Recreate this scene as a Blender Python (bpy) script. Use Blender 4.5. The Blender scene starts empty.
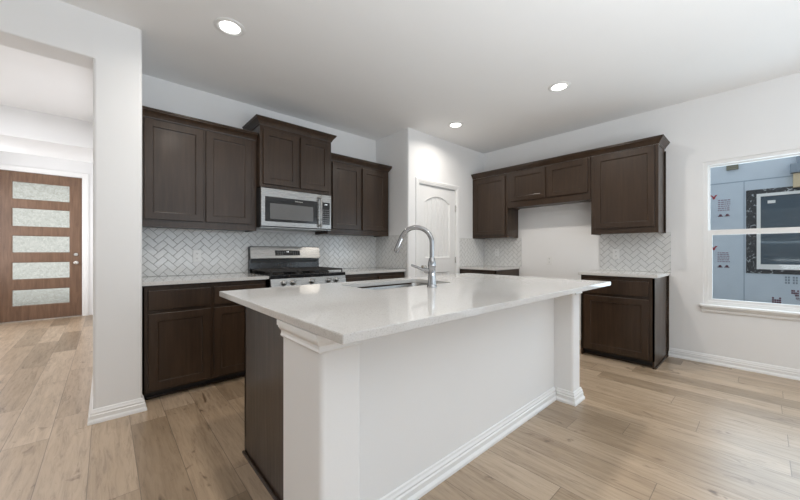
import bpy, bmesh, math, random
from mathutils import Vector, Matrix
random.seed(7)
R = math.radians
SC = bpy.context.scene
COL = SC.collection

# ------------------------------------------------------------------ camera, world, lights, exposure
HC = 2.74
cam_d = bpy.data.cameras.new('camera')
cam = bpy.data.objects.new('camera', cam_d); COL.objects.link(cam)
cam.location = (0, 0, 1.145)
cam.rotation_euler = (R(90), 0, R(-42.0))
cam_d.sensor_width = 36.0
cam_d.lens = 326.6 / 800 * 36
cam_d.shift_y = 1.4 / 800
cam_d.clip_start = 0.05
SC.camera = cam

w = bpy.data.worlds.new('sky'); SC.world = w; w.use_nodes = True
bg = w.node_tree.nodes['Background']
bg.inputs[0].default_value = (0.82, 0.91, 1.0, 1)
bg.inputs[1].default_value = 1.1

def area(name, loc, rot, sx, sy, power, color=(1, 1, 1), spread=180):
    l = bpy.data.lights.new(name, 'AREA'); l.shape = 'RECTANGLE'; l.size = sx; l.size_y = sy
    l.energy = power; l.color = color; l.spread = R(spread)
    o = bpy.data.objects.new(name, l); COL.objects.link(o)
    o.location = loc; o.rotation_euler = rot
    return o
# daylight through the living-room windows behind the camera, the patio door and the window
COOL = (0.78, 0.90, 1.0)
area('daylight_rear_window', (2.2, -3.70, 1.45), (R(125), 0, 0), 2.6, 1.7, 19, COOL)
area('daylight_rear_window', (-1.4, -3.70, 1.45), (R(125), 0, 0), 1.6, 1.7, 6, COOL)
area('daylight_patio_door', (4.50, -2.2, 1.1), (R(105), 0, R(90)), 1.8, 2.0, 15, COOL)
area('daylight_kitchen_window', (4.72, -0.18, 1.34), (R(90), 0, R(90)), 1.0, 1.3, 16, (0.72, 0.87, 1.0))
area('foyer_daylight', (-1.52, 6.9, 1.5), (R(90), 0, R(-90)), 1.4, 1.6, 29, (0.95, 0.97, 1.0))
area('hall_ceiling_lamp', (-0.8, 4.4, 2.70), (0, 0, 0), 0.5, 0.5, 19, (0.96, 0.97, 1.0))
area('added_ceiling_fill', (0.9, -1.30, 0.9), (R(180), 0, 0), 2.4, 2.2, 112, (0.88, 0.945, 1.0))  # unseen upward fill, added behind the camera to brighten the ceiling
LAMP_POWER = 11.5

SC.view_settings.view_transform = 'Standard'
SC.view_settings.look = 'None'
SC.view_settings.gamma = 1.0
SC.view_settings.exposure = 0.0
SC.view_settings.use_curve_mapping = False
SC.cycles.diffuse_bounces = 8
SC.cycles.glossy_bounces = 6
SC.cycles.transparent_max_bounces = 12
SC.cycles.caustics_reflective = False
SC.cycles.caustics_refractive = False
SC.cycles.sample_clamp_indirect = 6.0

# ------------------------------------------------------------------ material helpers
class NT:
    def __init__(s, name):
        s.m = bpy.data.materials.new(name); s.m.use_nodes = True
        s.t = s.m.node_tree; s.p = s.t.nodes['Principled BSDF']
    def n(s, kind, **kw):
        nd = s.t.nodes.new(kind)
        for k, v in kw.items(): setattr(nd, k, v)
        return nd
    def set(s, sock, v):
        if isinstance(v, bpy.types.NodeSocket): s.t.links.new(v, sock)
        else: sock.default_value = v
    def math(s, op, a, b=0.0, c=None):
        nd = s.n('ShaderNodeMath', operation=op)
        s.set(nd.inputs[0], a); s.set(nd.inputs[1], b)
        if c is not None: s.set(nd.inputs[2], c)
        return nd.outputs[0]
    def coords(s, scale=(1, 1, 1)):
        tc = s.n('ShaderNodeTexCoord'); mp = s.n('ShaderNodeMapping')
        mp.inputs['Scale'].default_value = scale
        s.t.links.new(tc.outputs['Object'], mp.inputs[0]); return mp.outputs[0]
    def noise(s, vec, scale, detail=4, rough=0.55, dist=0.0):
        nd = s.n('ShaderNodeTexNoise'); s.t.links.new(vec, nd.inputs['Vector'])
        nd.inputs['Scale'].default_value = scale; nd.inputs['Detail'].default_value = detail
        nd.inputs['Roughness'].default_value = rough; nd.inputs['Distortion'].default_value = dist
        return nd.outputs[0]
    def ramp(s, fac, stops):
        nd = s.n('ShaderNodeValToRGB'); cr = nd.color_ramp
        while len(cr.elements) < len(stops): cr.elements.new(0.5)
        for e, (p, c) in zip(cr.elements, stops):
            e.position = p; e.color = (*c, 1) if len(c) == 3 else c
        s.set(nd.inputs[0], fac); return nd.outputs[0]
    def mix(s, fac, a, b, blend='MIX'):
        nd = s.n('ShaderNodeMix', data_type='RGBA', blend_type=blend)
        s.set(nd.inputs[0], fac)
        for i, v in ((6, a), (7, b)):
            s.set(nd.inputs[i], v if isinstance(v, bpy.types.NodeSocket) else (*v, 1))
        return nd.outputs[2]
    def bump(s, h, strength=0.3, dist=0.002):
        nd = s.n('ShaderNodeBump'); nd.inputs['Strength'].default_value = strength
        nd.inputs['Distance'].default_value = dist
        s.set(nd.inputs['Height'], h); s.t.links.new(nd.outputs[0], s.p.inputs['Normal'])
    def out(s, color=None, rough=None, metal=None, spec=None, coat=None, coat_rough=None):
        if color is not None: s.set(s.p.inputs['Base Color'], color if isinstance(color, bpy.types.NodeSocket) else (*color, 1))
        if rough is not None: s.set(s.p.inputs['Roughness'], rough)
        if metal is not None: s.set(s.p.inputs['Metallic'], metal)
        if spec is not None: s.set(s.p.inputs['Specular IOR Level'], spec)
        if coat is not None: s.set(s.p.inputs['Coat Weight'], coat)
        if coat_rough is not None: s.set(s.p.inputs['Coat Roughness'], coat_rough)
        return s.m

def plain(name, color, rough=0.5, metal=0.0, spec=0.5, vary=0.04, coat=None):
    k = NT(name)
    nz = k.noise(k.coords(), 30, 2)
    c = k.ramp(nz, [(0.3, tuple(x * (1 - vary) for x in color)), (0.7, tuple(min(1, x * (1 + vary)) for x in color))])
    return k.out(c, rough, metal, spec, coat)

def paint(name, color, rough=0.75, bump=0.12):
    k = NT(name)
    v = k.coords()
    nz = k.noise(v, 2.0, 2)
    c = k.ramp(nz, [(0.3, tuple(x * 0.985 for x in color)), (0.7, color)])
    k.bump(k.noise(v, 130, 3), bump, 0.002)
    return k.out(c, rough, 0, 0.35)

def wood_dark(name):
    k = NT(name)
    v = k.coords((1, 1, 0.06))
    g = k.noise(v, 42, 6, 0.62, 0.4)
    b = k.noise(k.coords((1, 1, 0.25)), 5, 3, 0.5)
    c = k.ramp(g, [(0.30, (0.020, 0.0105, 0.0052)), (0.52, (0.035, 0.0190, 0.0098)), (0.75, (0.056, 0.0315, 0.0175))])
    c = k.mix(0.35, c, k.ramp(b, [(0.3, (0.018, 0.0095, 0.0048)), (0.7, (0.060, 0.0340, 0.0190))]))
    k.bump(g, 0.03, 0.001)
    return k.out(c, k.ramp(g, [(0.3, (0.46,) * 3), (0.7, (0.40,) * 3)]), 0, 0.25, 0.4, 0.20)

def quartz(name):
    k = NT(name)
    v = k.coords()
    f = k.noise(v, 240, 2, 0.7)
    c = k.ramp(f, [(0.34, (0.50, 0.485, 0.465)), (0.44, (0.62, 0.61, 0.595)), (0.64, (0.635, 0.625, 0.61)), (0.76, (0.75, 0.745, 0.735))])
    vo = k.n('ShaderNodeTexVoronoi'); k.t.links.new(v, vo.inputs['Vector']); vo.inputs['Scale'].default_value = 70
    sp = k.math('LESS_THAN', vo.outputs['Distance'], 0.16)
    c = k.mix(k.math('MULTIPLY', sp, 0.6), c, (0.42, 0.40, 0.375))
    return k.out(c, 0.06, 0, 0.55)

def floor_mat(name):
    k = NT(name)
    tc = k.n('ShaderNodeTexCoord'); sx = k.n('ShaderNodeSeparateXYZ')
    k.t.links.new(tc.outputs['Object'], sx.inputs[0])
    X, Y = sx.outputs[0], sx.outputs[1]
    PW, PL = 0.19, 1.22
    xr = k.math('DIVIDE', k.math('ADD', X, 0.068 + 0.19 * 40), PW)
    row = k.math('FLOOR', xr)
    def wn(a, b=0.0):
        cb = k.n('ShaderNodeCombineXYZ'); k.set(cb.inputs[0], a); k.set(cb.inputs[1], b)
        nd = k.n('ShaderNodeTexWhiteNoise', noise_dimensions='3D'); k.t.links.new(cb.outputs[0], nd.inputs['Vector'])
        return nd.outputs['Value'], nd.outputs['Color']
    off, _ = wn(row, 3.7)
    yr = k.math('ADD', k.math('DIVIDE', Y, PL), k.math('ADD', off, 30.0))
    col = k.math('FLOOR', yr)
    idv, idc = wn(row, col)
    fx = k.math('FRACT', xr); fy = k.math('FRACT', yr)
    dx = k.math('MULTIPLY', k.math('MINIMUM', fx, k.math('SUBTRACT', 1.0, fx)), PW)
    dy = k.math('MULTIPLY', k.math('MINIMUM', fy, k.math('SUBTRACT', 1.0, fy)), PL)
    d = k.math('MINIMUM', dx, dy)
    seam = k.math('LESS_THAN', d, 0.0016)
    # grain, shifted for every plank
    cb = k.n('ShaderNodeCombineXYZ')
    k.set(cb.inputs[0], k.math('ADD', X, k.math('MULTIPLY', idv, 31.0)))
    k.set(cb.inputs[1], k.math('MULTIPLY', k.math('ADD', Y, k.math('MULTIPLY', idv, 17.0)), 0.085))
    k.set(cb.inputs[2], k.math('MULTIPLY', idv, 9.0))
    g = k.noise(cb.outputs[0], 46, 7, 0.72, 0.7)
    g2 = k.noise(cb.outputs[0], 9, 3, 0.5, 1.2)
    cb2 = k.n('ShaderNodeCombineXYZ')
    k.set(cb2.inputs[0], k.math('ADD', X, k.math('MULTIPLY', idv, 7.0)))
    k.set(cb2.inputs[1], k.math('MULTIPLY', Y, 0.42)); k.set(cb2.inputs[2], idv)
    kn = k.noise(cb2.outputs[0], 11, 3, 0.6, 0.8)
    base = k.ramp(idv, [(0.0, (0.29, 0.210, 0.138)), (0.2, (0.395, 0.292, 0.198)), (0.7, (0.47, 0.355, 0.250)), (1.0, (0.53, 0.412, 0.302))])
    gr = k.ramp(g, [(0.30, (0.50, 0.46, 0.42)), (0.44, (0.86, 0.84, 0.81)), (0.56, (1.02, 1.02, 1.01)), (0.75, (1.12, 1.12, 1.11))])
    c = k.mix(0.85, base, gr, 'MULTIPLY')
    c = k.mix(0.8, c, k.ramp(g2, [(0.3, (0.82, 0.79, 0.75)), (0.65, (1.05, 1.05, 1.05))]), 'MULTIPLY')
    c = k.mix(0.9, c, k.ramp(kn, [(0.27, (0.36, 0.29, 0.23)), (0.36, (1, 1, 1))]), 'MULTIPLY')
    c = k.mix(k.math('MULTIPLY', seam, 0.75), c, (0.11, 0.075, 0.05))
    h = k.math('SUBTRACT', k.math('MULTIPLY', g, 0.25), k.math('MULTIPLY', seam, 1.0))
    k.bump(h, 0.22, 0.0012)
    return k.out(c, k.ramp(g, [(0.3, (0.38,) * 3), (0.7, (0.30,) * 3)]), 0, 1.0)

def steel(name, horiz=True, rough=0.27, color=(0.36, 0.355, 0.345)):
    k = NT(name)
    v = k.coords((0.03, 1, 1) if horiz else (1, 1, 0.03))
    g = k.noise(v, 180, 3)
    c = k.ramp(g, [(0.3, tuple(x * 0.93 for x in color)), (0.7, color)])
    return k.out(c, k.ramp(g, [(0.3, (rough * 0.9,) * 3), (0.7, (rough * 1.15,) * 3)]), 1.0)

def clear_glass(name, tint=(0.97, 0.985, 0.98)):
    m = bpy.data.materials.new(name); m.use_nodes = True
    t = m.node_tree; t.nodes.clear()
    o = t.nodes.new('ShaderNodeOutputMaterial'); mx = t.nodes.new('ShaderNodeMixShader')
    tr = t.nodes.new('ShaderNodeBsdfTransparent'); gl = t.nodes.new('ShaderNodeBsdfGlossy')
    fr = t.nodes.new('ShaderNodeFresnel'); fr.inputs[0].default_value = 1.45
    tr.inputs[0].default_value = (*tint, 1); gl.inputs['Roughness'].default_value = 0.02
    ge = t.nodes.new('ShaderNodeNewGeometry'); fm = t.nodes.new('ShaderNodeMath'); fm.operation = 'SUBTRACT'; fm.use_clamp = True
    t.links.new(fr.outputs[0], fm.inputs[0]); t.links.new(ge.outputs['Backfacing'], fm.inputs[1])
    t.links.new(fm.outputs[0], mx.inputs[0]); t.links.new(tr.outputs[0], mx.inputs[1])
    t.links.new(gl.outputs[0], mx.inputs[2]); t.links.new(mx.outputs[0], o.inputs[0])
    return m

def obscure_glass(name):
    k = NT(name)
    v = k.coords()
    h = k.noise(v, 30, 4, 0.7, 0.8)
    k.bump(h, 1.0, 0.02)
    cg = k.ramp(h, [(0.35, (0.70, 0.66, 0.56)), (0.65, (0.88, 0.83, 0.72))])
    m = k.out(cg, 0.16)
    k.p.inputs['Transmission Weight'].default_value = 0.9
    k.p.inputs['IOR'].default_value = 1.2
    return m

def emit(name, color, strength):
    k = NT(name)
    k.out((0.9, 0.9, 0.9), 0.4)
    k.p.inputs['Emission Color'].default_value = (*color, 1)
    k.p.inputs['Emission Strength'].default_value = strength
    return k.m

def foam_board(name):
    k = NT(name)
    v = k.coords()
    n1 = k.noise(v, 3, 4)
    c = k.ramp(n1, [(0.3, (0.52, 0.585, 0.665)), (0.7, (0.57, 0.64, 0.715))])
    return k.out(c, 0.5, 0, 0.4)

def tape_mat(name):
    k = NT(name)
    v = k.coords((1, 1, 1))
    n1 = k.noise(v, 17, 3, 0.6, 1.5)
    c = k.ramp(n1, [(0.585, (0.025, 0.027, 0.032)), (0.615, (0.42, 0.45, 0.48))])
    return k.out(c, 0.5)

def door_wood(name):
    k = NT(name)
    g = k.noise(k.coords((1, 1, 0.08)), 34, 6, 0.6, 0.5)
    c = k.ramp(g, [(0.3, (0.12, 0.066, 0.04)), (0.55, (0.19, 0.108, 0.066)), (0.8, (0.25, 0.15, 0.095))])
    k.bump(g, 0.08, 0.001)
    return k.out(c, 0.38)

M = dict(
    wall=paint('wall_paint', (0.83, 0.83, 0.83)), ceil=paint('ceiling_paint', (0.88, 0.88, 0.88), 0.9),
    trim=plain('white_trim_enamel', (0.84, 0.84, 0.835), 0.35, vary=0.01),
    doorw=plain('white_door_enamel', (0.83, 0.83, 0.825), 0.4, vary=0.01),
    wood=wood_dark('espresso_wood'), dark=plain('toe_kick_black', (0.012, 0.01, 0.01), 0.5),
    quartz=quartz('white_quartz'), floor=floor_mat('oak_plank_floor'),
    tile=plain('white_glazed_tile', (0.74, 0.74, 0.73), 0.12, vary=0.02), grout=plain('grey_grout', (0.38, 0.378, 0.37), 0.9),
    steel=steel('brushed_stainless'), steelv=steel('brushed_stainless_vertical', False),
    chrome=plain('chrome', (0.40, 0.40, 0.405), 0.06, 1.0, vary=0.0),
    nickel=plain('satin_nickel', (0.62, 0.60, 0.56), 0.25, 1.0, vary=0.0),
    bglass=plain('black_glass', (0.012, 0.012, 0.013), 0.06, vary=0.0),
    wglass=plain('oven_window_glass', (0.13, 0.13, 0.13), 0.12, vary=0.02),
    enamel=plain('black_enamel', (0.014, 0.014, 0.015), 0.16),
    iron=plain('cast_iron', (0.03, 0.027, 0.025), 0.55), key=plain('grey_key_print', (0.22, 0.22, 0.22), 0.5),
    white=plain('white_plastic', (0.80, 0.80, 0.79), 0.35, vary=0.01), slot=plain('dark_slot', (0.03, 0.03, 0.03), 0.6),
    vinyl=plain('white_vinyl', (0.82, 0.82, 0.815), 0.4, vary=0.01), glass=clear_glass('clear_glass'),
    obscure=obscure_glass('obscure_glass'), dwood=door_wood('stained_door_wood'),
    lens=emit('lamp_lens', (1, 0.98, 0.95), 6.0), digit=emit('display_digits', (0.9, 0.95, 1.0), 1.2),
    foam=foam_board('blue_foam_board'), seam=plain('seam_tape', (0.30, 0.37, 0.45), 0.5), tape=tape_mat('black_flashing_tape'),
    red=plain('red_print', (0.35, 0.05, 0.07), 0.6), maroon=plain('maroon_print', (0.14, 0.05, 0.08), 0.6),
    greyp=plain('grey_print', (0.22, 0.26, 0.31), 0.6), tan=plain('tan_board', (0.62, 0.50, 0.33), 0.6),
    slate=plain('slate_board', (0.20, 0.25, 0.31), 0.6), nglass=plain('dim_window_glass', (0.055, 0.085, 0.115), 0.05),
    ventm=plain('khaki_vent_metal', (0.16, 0.155, 0.11), 0.5), soil=plain('bare_soil', (0.30, 0.25, 0.19), 0.95, vary=0.2),
    porch=plain('porch_concrete', (0.42, 0.41, 0.39), 0.9),
)

# ------------------------------------------------------------------ geometry helpers
def link(name, bm, mat, parent=None, smooth=False, loc=None):
    me = bpy.data.meshes.new(name)
    bmesh.ops.recalc_face_normals(bm, faces=bm.faces)
    bm.to_mesh(me); bm.free()
    for m in (mat if isinstance(mat, (list, tuple)) else [mat]): me.materials.append(m)
    if smooth:
        me.polygons.foreach_set('use_smooth', [True] * len(me.polygons))
        if hasattr(me, 'set_sharp_from_angle'): me.set_sharp_from_angle(angle=R(35))
    o = bpy.data.objects.new(name, me); COL.objects.link(o)
    if parent: o.parent = parent
    if loc: o.location = loc
    return o

def box(bm, x0, x1, y0, y1, z0, z1, bev=0.0, seg=2):
    x0, x1 = sorted((x0, x1)); y0, y1 = sorted((y0, y1)); z0, z1 = sorted((z0, z1))
    vs = [bm.verts.new((x, y, z)) for x in (x0, x1) for y in (y0, y1) for z in (z0, z1)]
    f = [bm.faces.new([vs[i] for i in q]) for q in ((0, 1, 3, 2), (4, 6, 7, 5), (0, 4, 5, 1), (2, 3, 7, 6), (0, 2, 6, 4), (1, 5, 7, 3))]
    if bev > 0:
        es = list({e for a in f for e in a.edges})
        bmesh.ops.bevel(bm, geom=es, offset=bev, segments=seg, affect='EDGES', profile=0.5)

def vbox(bm, x0, x1, y0, y1, z0, z1, bev, corners, seg=5):
    """box with only the vertical edges at the given (x,y) corners rounded"""
    x0, x1 = sorted((x0, x1)); y0, y1 = sorted((y0, y1))
    pts = []
    for (x, y) in ((x0, y0), (x1, y0), (x1, y1), (x0, y1)):
        if (0 if x == x0 else 1, 0 if y == y0 else 1) in corners:
            cx = x + bev if x == x0 else x - bev; cy = y + bev if y == y0 else y - bev
            a0 = {(0, 0): 180, (1, 0): 270, (1, 1): 0, (0, 1): 90}[(0 if x == x0 else 1, 0 if y == y0 else 1)]
            for i in range(seg + 1):
                a = R(a0 + 90 * i / seg); pts.append((cx + bev * math.cos(a), cy + bev * math.sin(a)))
        else: pts.append((x, y))
    prism(bm, pts, z0, z1)

def prism(bm, pts, z0, z1):
    lo = [bm.verts.new((x, y, z0)) for x, y in pts]; hi = [bm.verts.new((x, y, z1)) for x, y in pts]
    bm.faces.new(lo[::-1]); bm.faces.new(hi)
    n = len(pts)
    for i in range(n): bm.faces.new((lo[i], lo[(i + 1) % n], hi[(i + 1) % n], hi[i]))

def cyl(bm, c, r, h, axis='z', seg=24, r2=None):
    r2 = r if r2 is None else r2
    rings = []
    for t, rr in ((0, r), (h, r2)):
        ring = []
        for i in range(seg):
            a = 2 * math.pi * i / seg; p, q = rr * math.cos(a), rr * math.sin(a)
            v = {'z': (p, q, t), 'y': (p, t, q), 'x': (t, p, q)}[axis]
            ring.append(bm.verts.new((c[0] + v[0], c[1] + v[1], c[2] + v[2])))
        rings.append(ring)
    bm.faces.new(rings[0]); bm.faces.new(rings[1])
    for i in range(seg): bm.faces.new((rings[0][i], rings[0][(i + 1) % seg], rings[1][(i + 1) % seg], rings[1][i]))

def lathe(bm, prof, c=(0, 0, 0), seg=32, axis='z'):
    rings = []
    for r, z in prof:
        ring = []
        for i in range(seg):
            a = 2 * math.pi * i / seg; p, q = max(r, 1e-4) * math.cos(a), max(r, 1e-4) * math.sin(a)
            v = {'z': (p, q, z), 'y': (p, z, q), 'x': (z, p, q)}[axis]
            ring.append(bm.verts.new((c[0] + v[0], c[1] + v[1], c[2] + v[2])))
        rings.append(ring)
    for a, b in zip(rings, rings[1:]):
        for i in range(seg): bm.faces.new((a[i], a[(i + 1) % seg], b[(i + 1) % seg], b[i]))
    bm.faces.new(rings[0]); bm.faces.new(rings[-1])

def tube(bm, pts, rad, seg=14):
    pts = [Vector(p) for p in pts]
    rads = rad if isinstance(rad, (list, tuple)) else [rad] * len(pts)
    t0 = (pts[1] - pts[0]).normalized()
    up = Vector((0, 0, 1)) if abs(t0.z) < 0.9 else Vector((1, 0, 0))
    nrm = t0.cross(up).normalized()
    rings = []
    for i, p in enumerate(pts):
        t = (pts[min(i + 1, len(pts) - 1)] - pts[max(i - 1, 0)]).normalized()
        nrm = (nrm - t * nrm.dot(t)).normalized(); b = t.cross(nrm)
        rings.append([bm.verts.new(p + (nrm * math.cos(2 * math.pi * k / seg) + b * math.sin(2 * math.pi * k / seg)) * rads[i]) for k in range(seg)])
    for a, b in zip(rings, rings[1:]):
        for k in range(seg): bm.faces.new((a[k], a[(k + 1) % seg], b[(k + 1) % seg], b[k]))
    bm.faces.new(rings[0]); bm.faces.new(rings[-1])

def sweep(bm, path, prof, closed=False, to3=None):
    """mitred sweep of a closed profile (out, up) along a 2-D path; out is the right-hand side of the path"""
    P = [Vector(p) for p in path]; n = len(P); rings = []
    for i in range(n):
        d = []
        if closed or i > 0: d.append((P[i] - P[i - 1]).normalized())
        if closed or i < n - 1: d.append((P[(i + 1) % n] - P[i]).normalized())
        nr = [Vector((v.y, -v.x)) for v in d]
        if len(nr) == 2:
            m = (nr[0] + nr[1]).normalized(); m = m / max(0.2, m.dot(nr[0]))
        else: m = nr[0]
        ring = []
        for o, u in prof:
            q = P[i] + m * o
            ring.append(bm.verts.new(to3(q.x, q.y, u) if to3 else (q.x, q.y, u)))
        rings.append(ring)
    k = len(prof)
    pairs = list(zip(rings, rings[1:])) + ([(rings[-1], rings[0])] if closed else [])
    for a, b in pairs:
        for j in range(k): bm.faces.new((a[j], a[(j + 1) % k], b[(j + 1) % k], b[j]))
    if not closed: bm.faces.new(rings[0]); bm.faces.new(rings[-1])

def ring_plate(bm, outer, inners, z0, z1, to3):
    """flat plate with holes, from z0 to z1 along the plate's normal"""
    edges = []
    for loop in [outer] + inners:
        vs = [bm.verts.new(to3(a, b, z0)) for a, b in loop]
        edges += [bm.edges.new((vs[i], vs[(i + 1) % len(vs)])) for i in range(len(vs))]
    r = bmesh.ops.triangle_fill(bm, use_beauty=True, use_dissolve=False, edges=edges)
    fs = [g for g in r['geom'] if isinstance(g, bmesh.types.BMFace)]
    e = bmesh.ops.extrude_face_region(bm, geom=fs)
    dv = Vector(to3(0, 0, z1)) - Vector(to3(0, 0, z0))
    bmesh.ops.translate(bm, verts=[g for g in e['geom'] if isinstance(g, bmesh.types.BMVert)], vec=dv)

def rrect(x0, x1, y0, y1, r, seg=6):
    pts = []
    for cx, cy, a0 in ((x1 - r, y0 + r, -90), (x1 - r, y1 - r, 0), (x0 + r, y1 - r, 90), (x0 + r, y0 + r, 180)):
        for i in range(seg + 1):
            a = R(a0 + 90 * i / seg); pts.append((cx + r * math.cos(a), cy + r * math.sin(a)))
    return pts

def tag(o, label, cat, group=None, kind=None):
    o['label'] = label; o['category'] = cat
    if group: o['group'] = group
    if kind: o['kind'] = kind
    return o
def thing(name, label, cat, loc=(0, 0, 0), rz=0.0, group=None):
    o = bpy.data.objects.new(name, None); COL.objects.link(o)
    o.location = loc; o.rotation_euler = (0, 0, rz); o.empty_display_size = 0.1
    return tag(o, label, cat, group)
def struct(name, bm, mat, parent=None, smooth=False):
    o = link(name, bm, mat, parent, smooth)
    if not parent: o['kind'] = 'structure'
    return o
def sempty(name, loc=(0, 0, 0), rz=0.0, label=None, cat=None):
    o = bpy.data.objects.new(name, None); COL.objects.link(o); o.location = loc; o.rotation_euler = (0, 0, rz)
    o['kind'] = 'structure'
    if label: o['label'] = label; o['category'] = cat
    return o
def part(name, mat, parent, *boxes, bev=0.0, smooth=False):
    bm = bmesh.new()
    for b in boxes: box(bm, *b, bev=bev)
    return link(name, bm, mat, parent, smooth)
def text_part(name, body, size, mat, parent, loc, rot, extrude=0.0006):
    cu = bpy.data.curves.new(name, 'FONT'); cu.body = body; cu.size = size; cu.extrude = extrude
    cu.align_x = 'CENTER'; cu.align_y = 'CENTER'
    tmp = bpy.data.objects.new(name + '_source', cu); COL.objects.link(tmp)
    bpy.context.view_layer.update()
    me = bpy.data.meshes.new_from_object(tmp.evaluated_get(bpy.context.evaluated_depsgraph_get()))
    bpy.data.objects.remove(tmp); bpy.data.curves.remove(cu)
    me.materials.clear(); me.materials.append(mat)
    o = bpy.data.objects.new(name, me); COL.objects.link(o); o.parent = parent
    o.location = loc; o.rotation_euler = rot
    return o

# ------------------------------------------------------------------ the setting
YR, XW, YP, XP = 3.73, 4.59, 3.05, 2.89          # range wall, window wall, pantry wall, pantry side
SY, SX0, SX1 = 2.99, -0.065, 0.195               # wall end beside the range run
YD = 8.10                                        # front-door wall
def sbox(name, mat, *boxes):
    bm = bmesh.new()
    for b in boxes: box(bm, *b)
    return struct(name, bm, mat)

sbox('floor', M['floor'], (-3.4, 4.9, -4.0, YD + 0.15, -0.12, 0.0))
sbox('ceiling', M['ceil'], (-3.4, 4.9, -4.0, YD + 0.15, HC, HC + 0.12))
sbox('wall_range', M['wall'], (SX1, XP, YR, YR + 0.12, 0, HC))
HZ = 2.438
bm = bmesh.new(); vbox(bm, SX0, SX1, SY, YD, 0, HZ, 0.022, [(0, 0), (1, 0)]); vbox(bm, SX0, SX1, SY, YD, HZ, HC, 0.022, [(1, 0)])
struct('wall_hall_right', bm, M['wall'], smooth=True)
# header over the hall opening, with a rounded lower edge
bm = bmesh.new()
prof = [(SY, HC), (SY, HZ + 0.012)] + [(SY + 0.012 - 0.012 * math.cos(R(a)), HZ + 0.012 - 0.012 * math.sin(R(a))) for a in (22, 45, 68)] + [(SY + 0.012, HZ), (SY + 0.20, HZ), (SY + 0.20, HC)]
lo = [bm.verts.new((-1.55, y, z)) for y, z in prof]; hi = [bm.verts.new((SX0, y, z)) for y, z in prof]
bm.faces.new(lo); bm.faces.new(hi)
for i in range(len(prof)): bm.faces.new((lo[i], lo[(i + 1) % len(prof)], hi[(i + 1) % len(prof)], hi[i]))
struct('wall_hall_header', bm, M['wall'], smooth=True)
sbox('wall_hall_front', M['wall'], (-3.2, -1.55, SY, SY + 0.20, 0, HC))
sbox('wall_hall_left', M['wall'], (-1.67, -1.55, SY + 0.20, YD, 0, HC))
sbox('wall_foyer_soffit', M['wall'], (-1.55, SX0, 5.54, 6.40, 2.415, HC))
# front-door wall with its opening
DX0, DX1, DZ = -1.262, -0.315, 2.45
sbox('wall_entry', M['wall'], (-1.67, DX0 - 0.02, YD, YD + 0.14, 0, HC), (DX1 + 0.02, SX1, YD, YD + 0.14, 0, HC), (DX0 - 0.02, DX1 + 0.02, YD, YD + 0.14, DZ + 0.02, HC))
# pantry walls with the door opening
PX0, PX1, PZ = 3.085, 3.865, 2.05
bm = bmesh.new(); vbox(bm, XP, PX0 - 0.015, YP, YP + 0.12, 0, HC, 0.02, [(0, 0)])
box(bm, PX1 + 0.015, XW, YP, YP + 0.12, 0, HC); box(bm, PX0 - 0.015, PX1 + 0.015, YP, YP + 0.12, PZ + 0.015, HC)
struct('wall_pantry', bm, M['wall'], smooth=True)
sbox('wall_pantry_side', M['wall'], (XP, XP + 0.12, YP + 0.12, YR + 0.12, 0, HC))
# window wall
WY0, WY1, WZ0, WZ1 = -0.76, 0.412, 0.60, 2.065
sbox('wall_right', M['wall'], (XW, XW + 0.15, WY1, YP + 0.3, 0, HC), (XW, XW + 0.15, WY0, WY1, 0, WZ0), (XW, XW + 0.15, WY0, WY1, WZ1, HC),
     (XW, XW + 0.15, -1.2, WY0, 0, HC), (XW, XW + 0.15, -3.2, -1.2, 2.15, HC), (XW, XW + 0.15, -3.9, -3.2, 0, HC))
# rest of the living room, behind the camera
sbox('wall_rear', M['wall'], (-3.2, -2.3, -3.9, -3.78, 0, HC), (-0.5, 0.8, -3.9, -3.78, 0, HC), (3.6, XW + 0.15, -3.9, -3.78, 0, HC),
     (-2.3, -0.5, -3.9, -3.78, 0, 0.5), (0.8, 3.6, -3.9, -3.78, 0, 0.5), (-2.3, -0.5, -3.9, -3.78, 2.4, HC), (0.8, 3.6, -3.9, -3.78, 2.4, HC))
sbox('wall_left', M['wall'], (-3.32, -3.2, -3.9, SY + 0.2, 0, HC))

# baseboards
BB = [(0, 0), (0.026, 0), (0.026, 0.014), (0.020, 0.024), (0.017, 0.028), (0.017, 0.052), (0.012, 0.058), (0.0135, 0.068), (0.008, 0.078), (0.006, 0.088), (0, 0.092)]
def baseboard(name, path):
    bm = bmesh.new(); sweep(bm, path, BB); return struct(name, bm, M['trim'], smooth=True)
baseboard('baseboard_right', [(XW, 0.69), (XW, -1.2)])
baseboard('baseboard_fridge', [(XW, 2.43), (XW, 1.365)])
baseboard('baseboard_hall_right', [(SX0, YD - 0.1), (SX0, SY), (SX1, SY), (SX1, 3.09)][::-1][::-1][::1] if False else [(SX0, YD - 0.02), (SX0, SY), (SX1, SY), (SX1, 3.09)])
baseboard('baseboard_hall_left', [(-1.55, SY + 0.2), (-1.55, YD)])
baseboard('baseboard_entry', [(DX1 + 0.135, YD), (SX0, YD)])
baseboard('baseboard_pantry', [(XP, YR - 0.62), (XP, YP), (PX0 - 0.08, YP)])

# ------------------------------------------------------------------ doors
CAS = [(0, 0), (0.014, 0), (0.018, 0.012), (0.018, 0.045), (0.010, 0.055), (0.010, 0.066), (0, 0.07)]
def casing(name, x0, x1, z1, y, wd):
    """door casing: profile width wd, standing proud of the wall towards -y"""
    bm = bmesh.new()
    prof = [(0, 0), (0, 0.010), (wd * 0.12, 0.013), (wd * 0.28, 0.011), (wd * 0.35, 0.016), (wd * 0.8, 0.019), (wd * 0.92, 0.016), (wd, 0.012), (wd, 0)]
    sweep(bm, [(x1, 0), (x1, z1), (x0, z1), (x0, 0)], prof, to3=lambda a, b, u: (a, y - u, b))
    return struct(name, bm, M['trim'])
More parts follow.
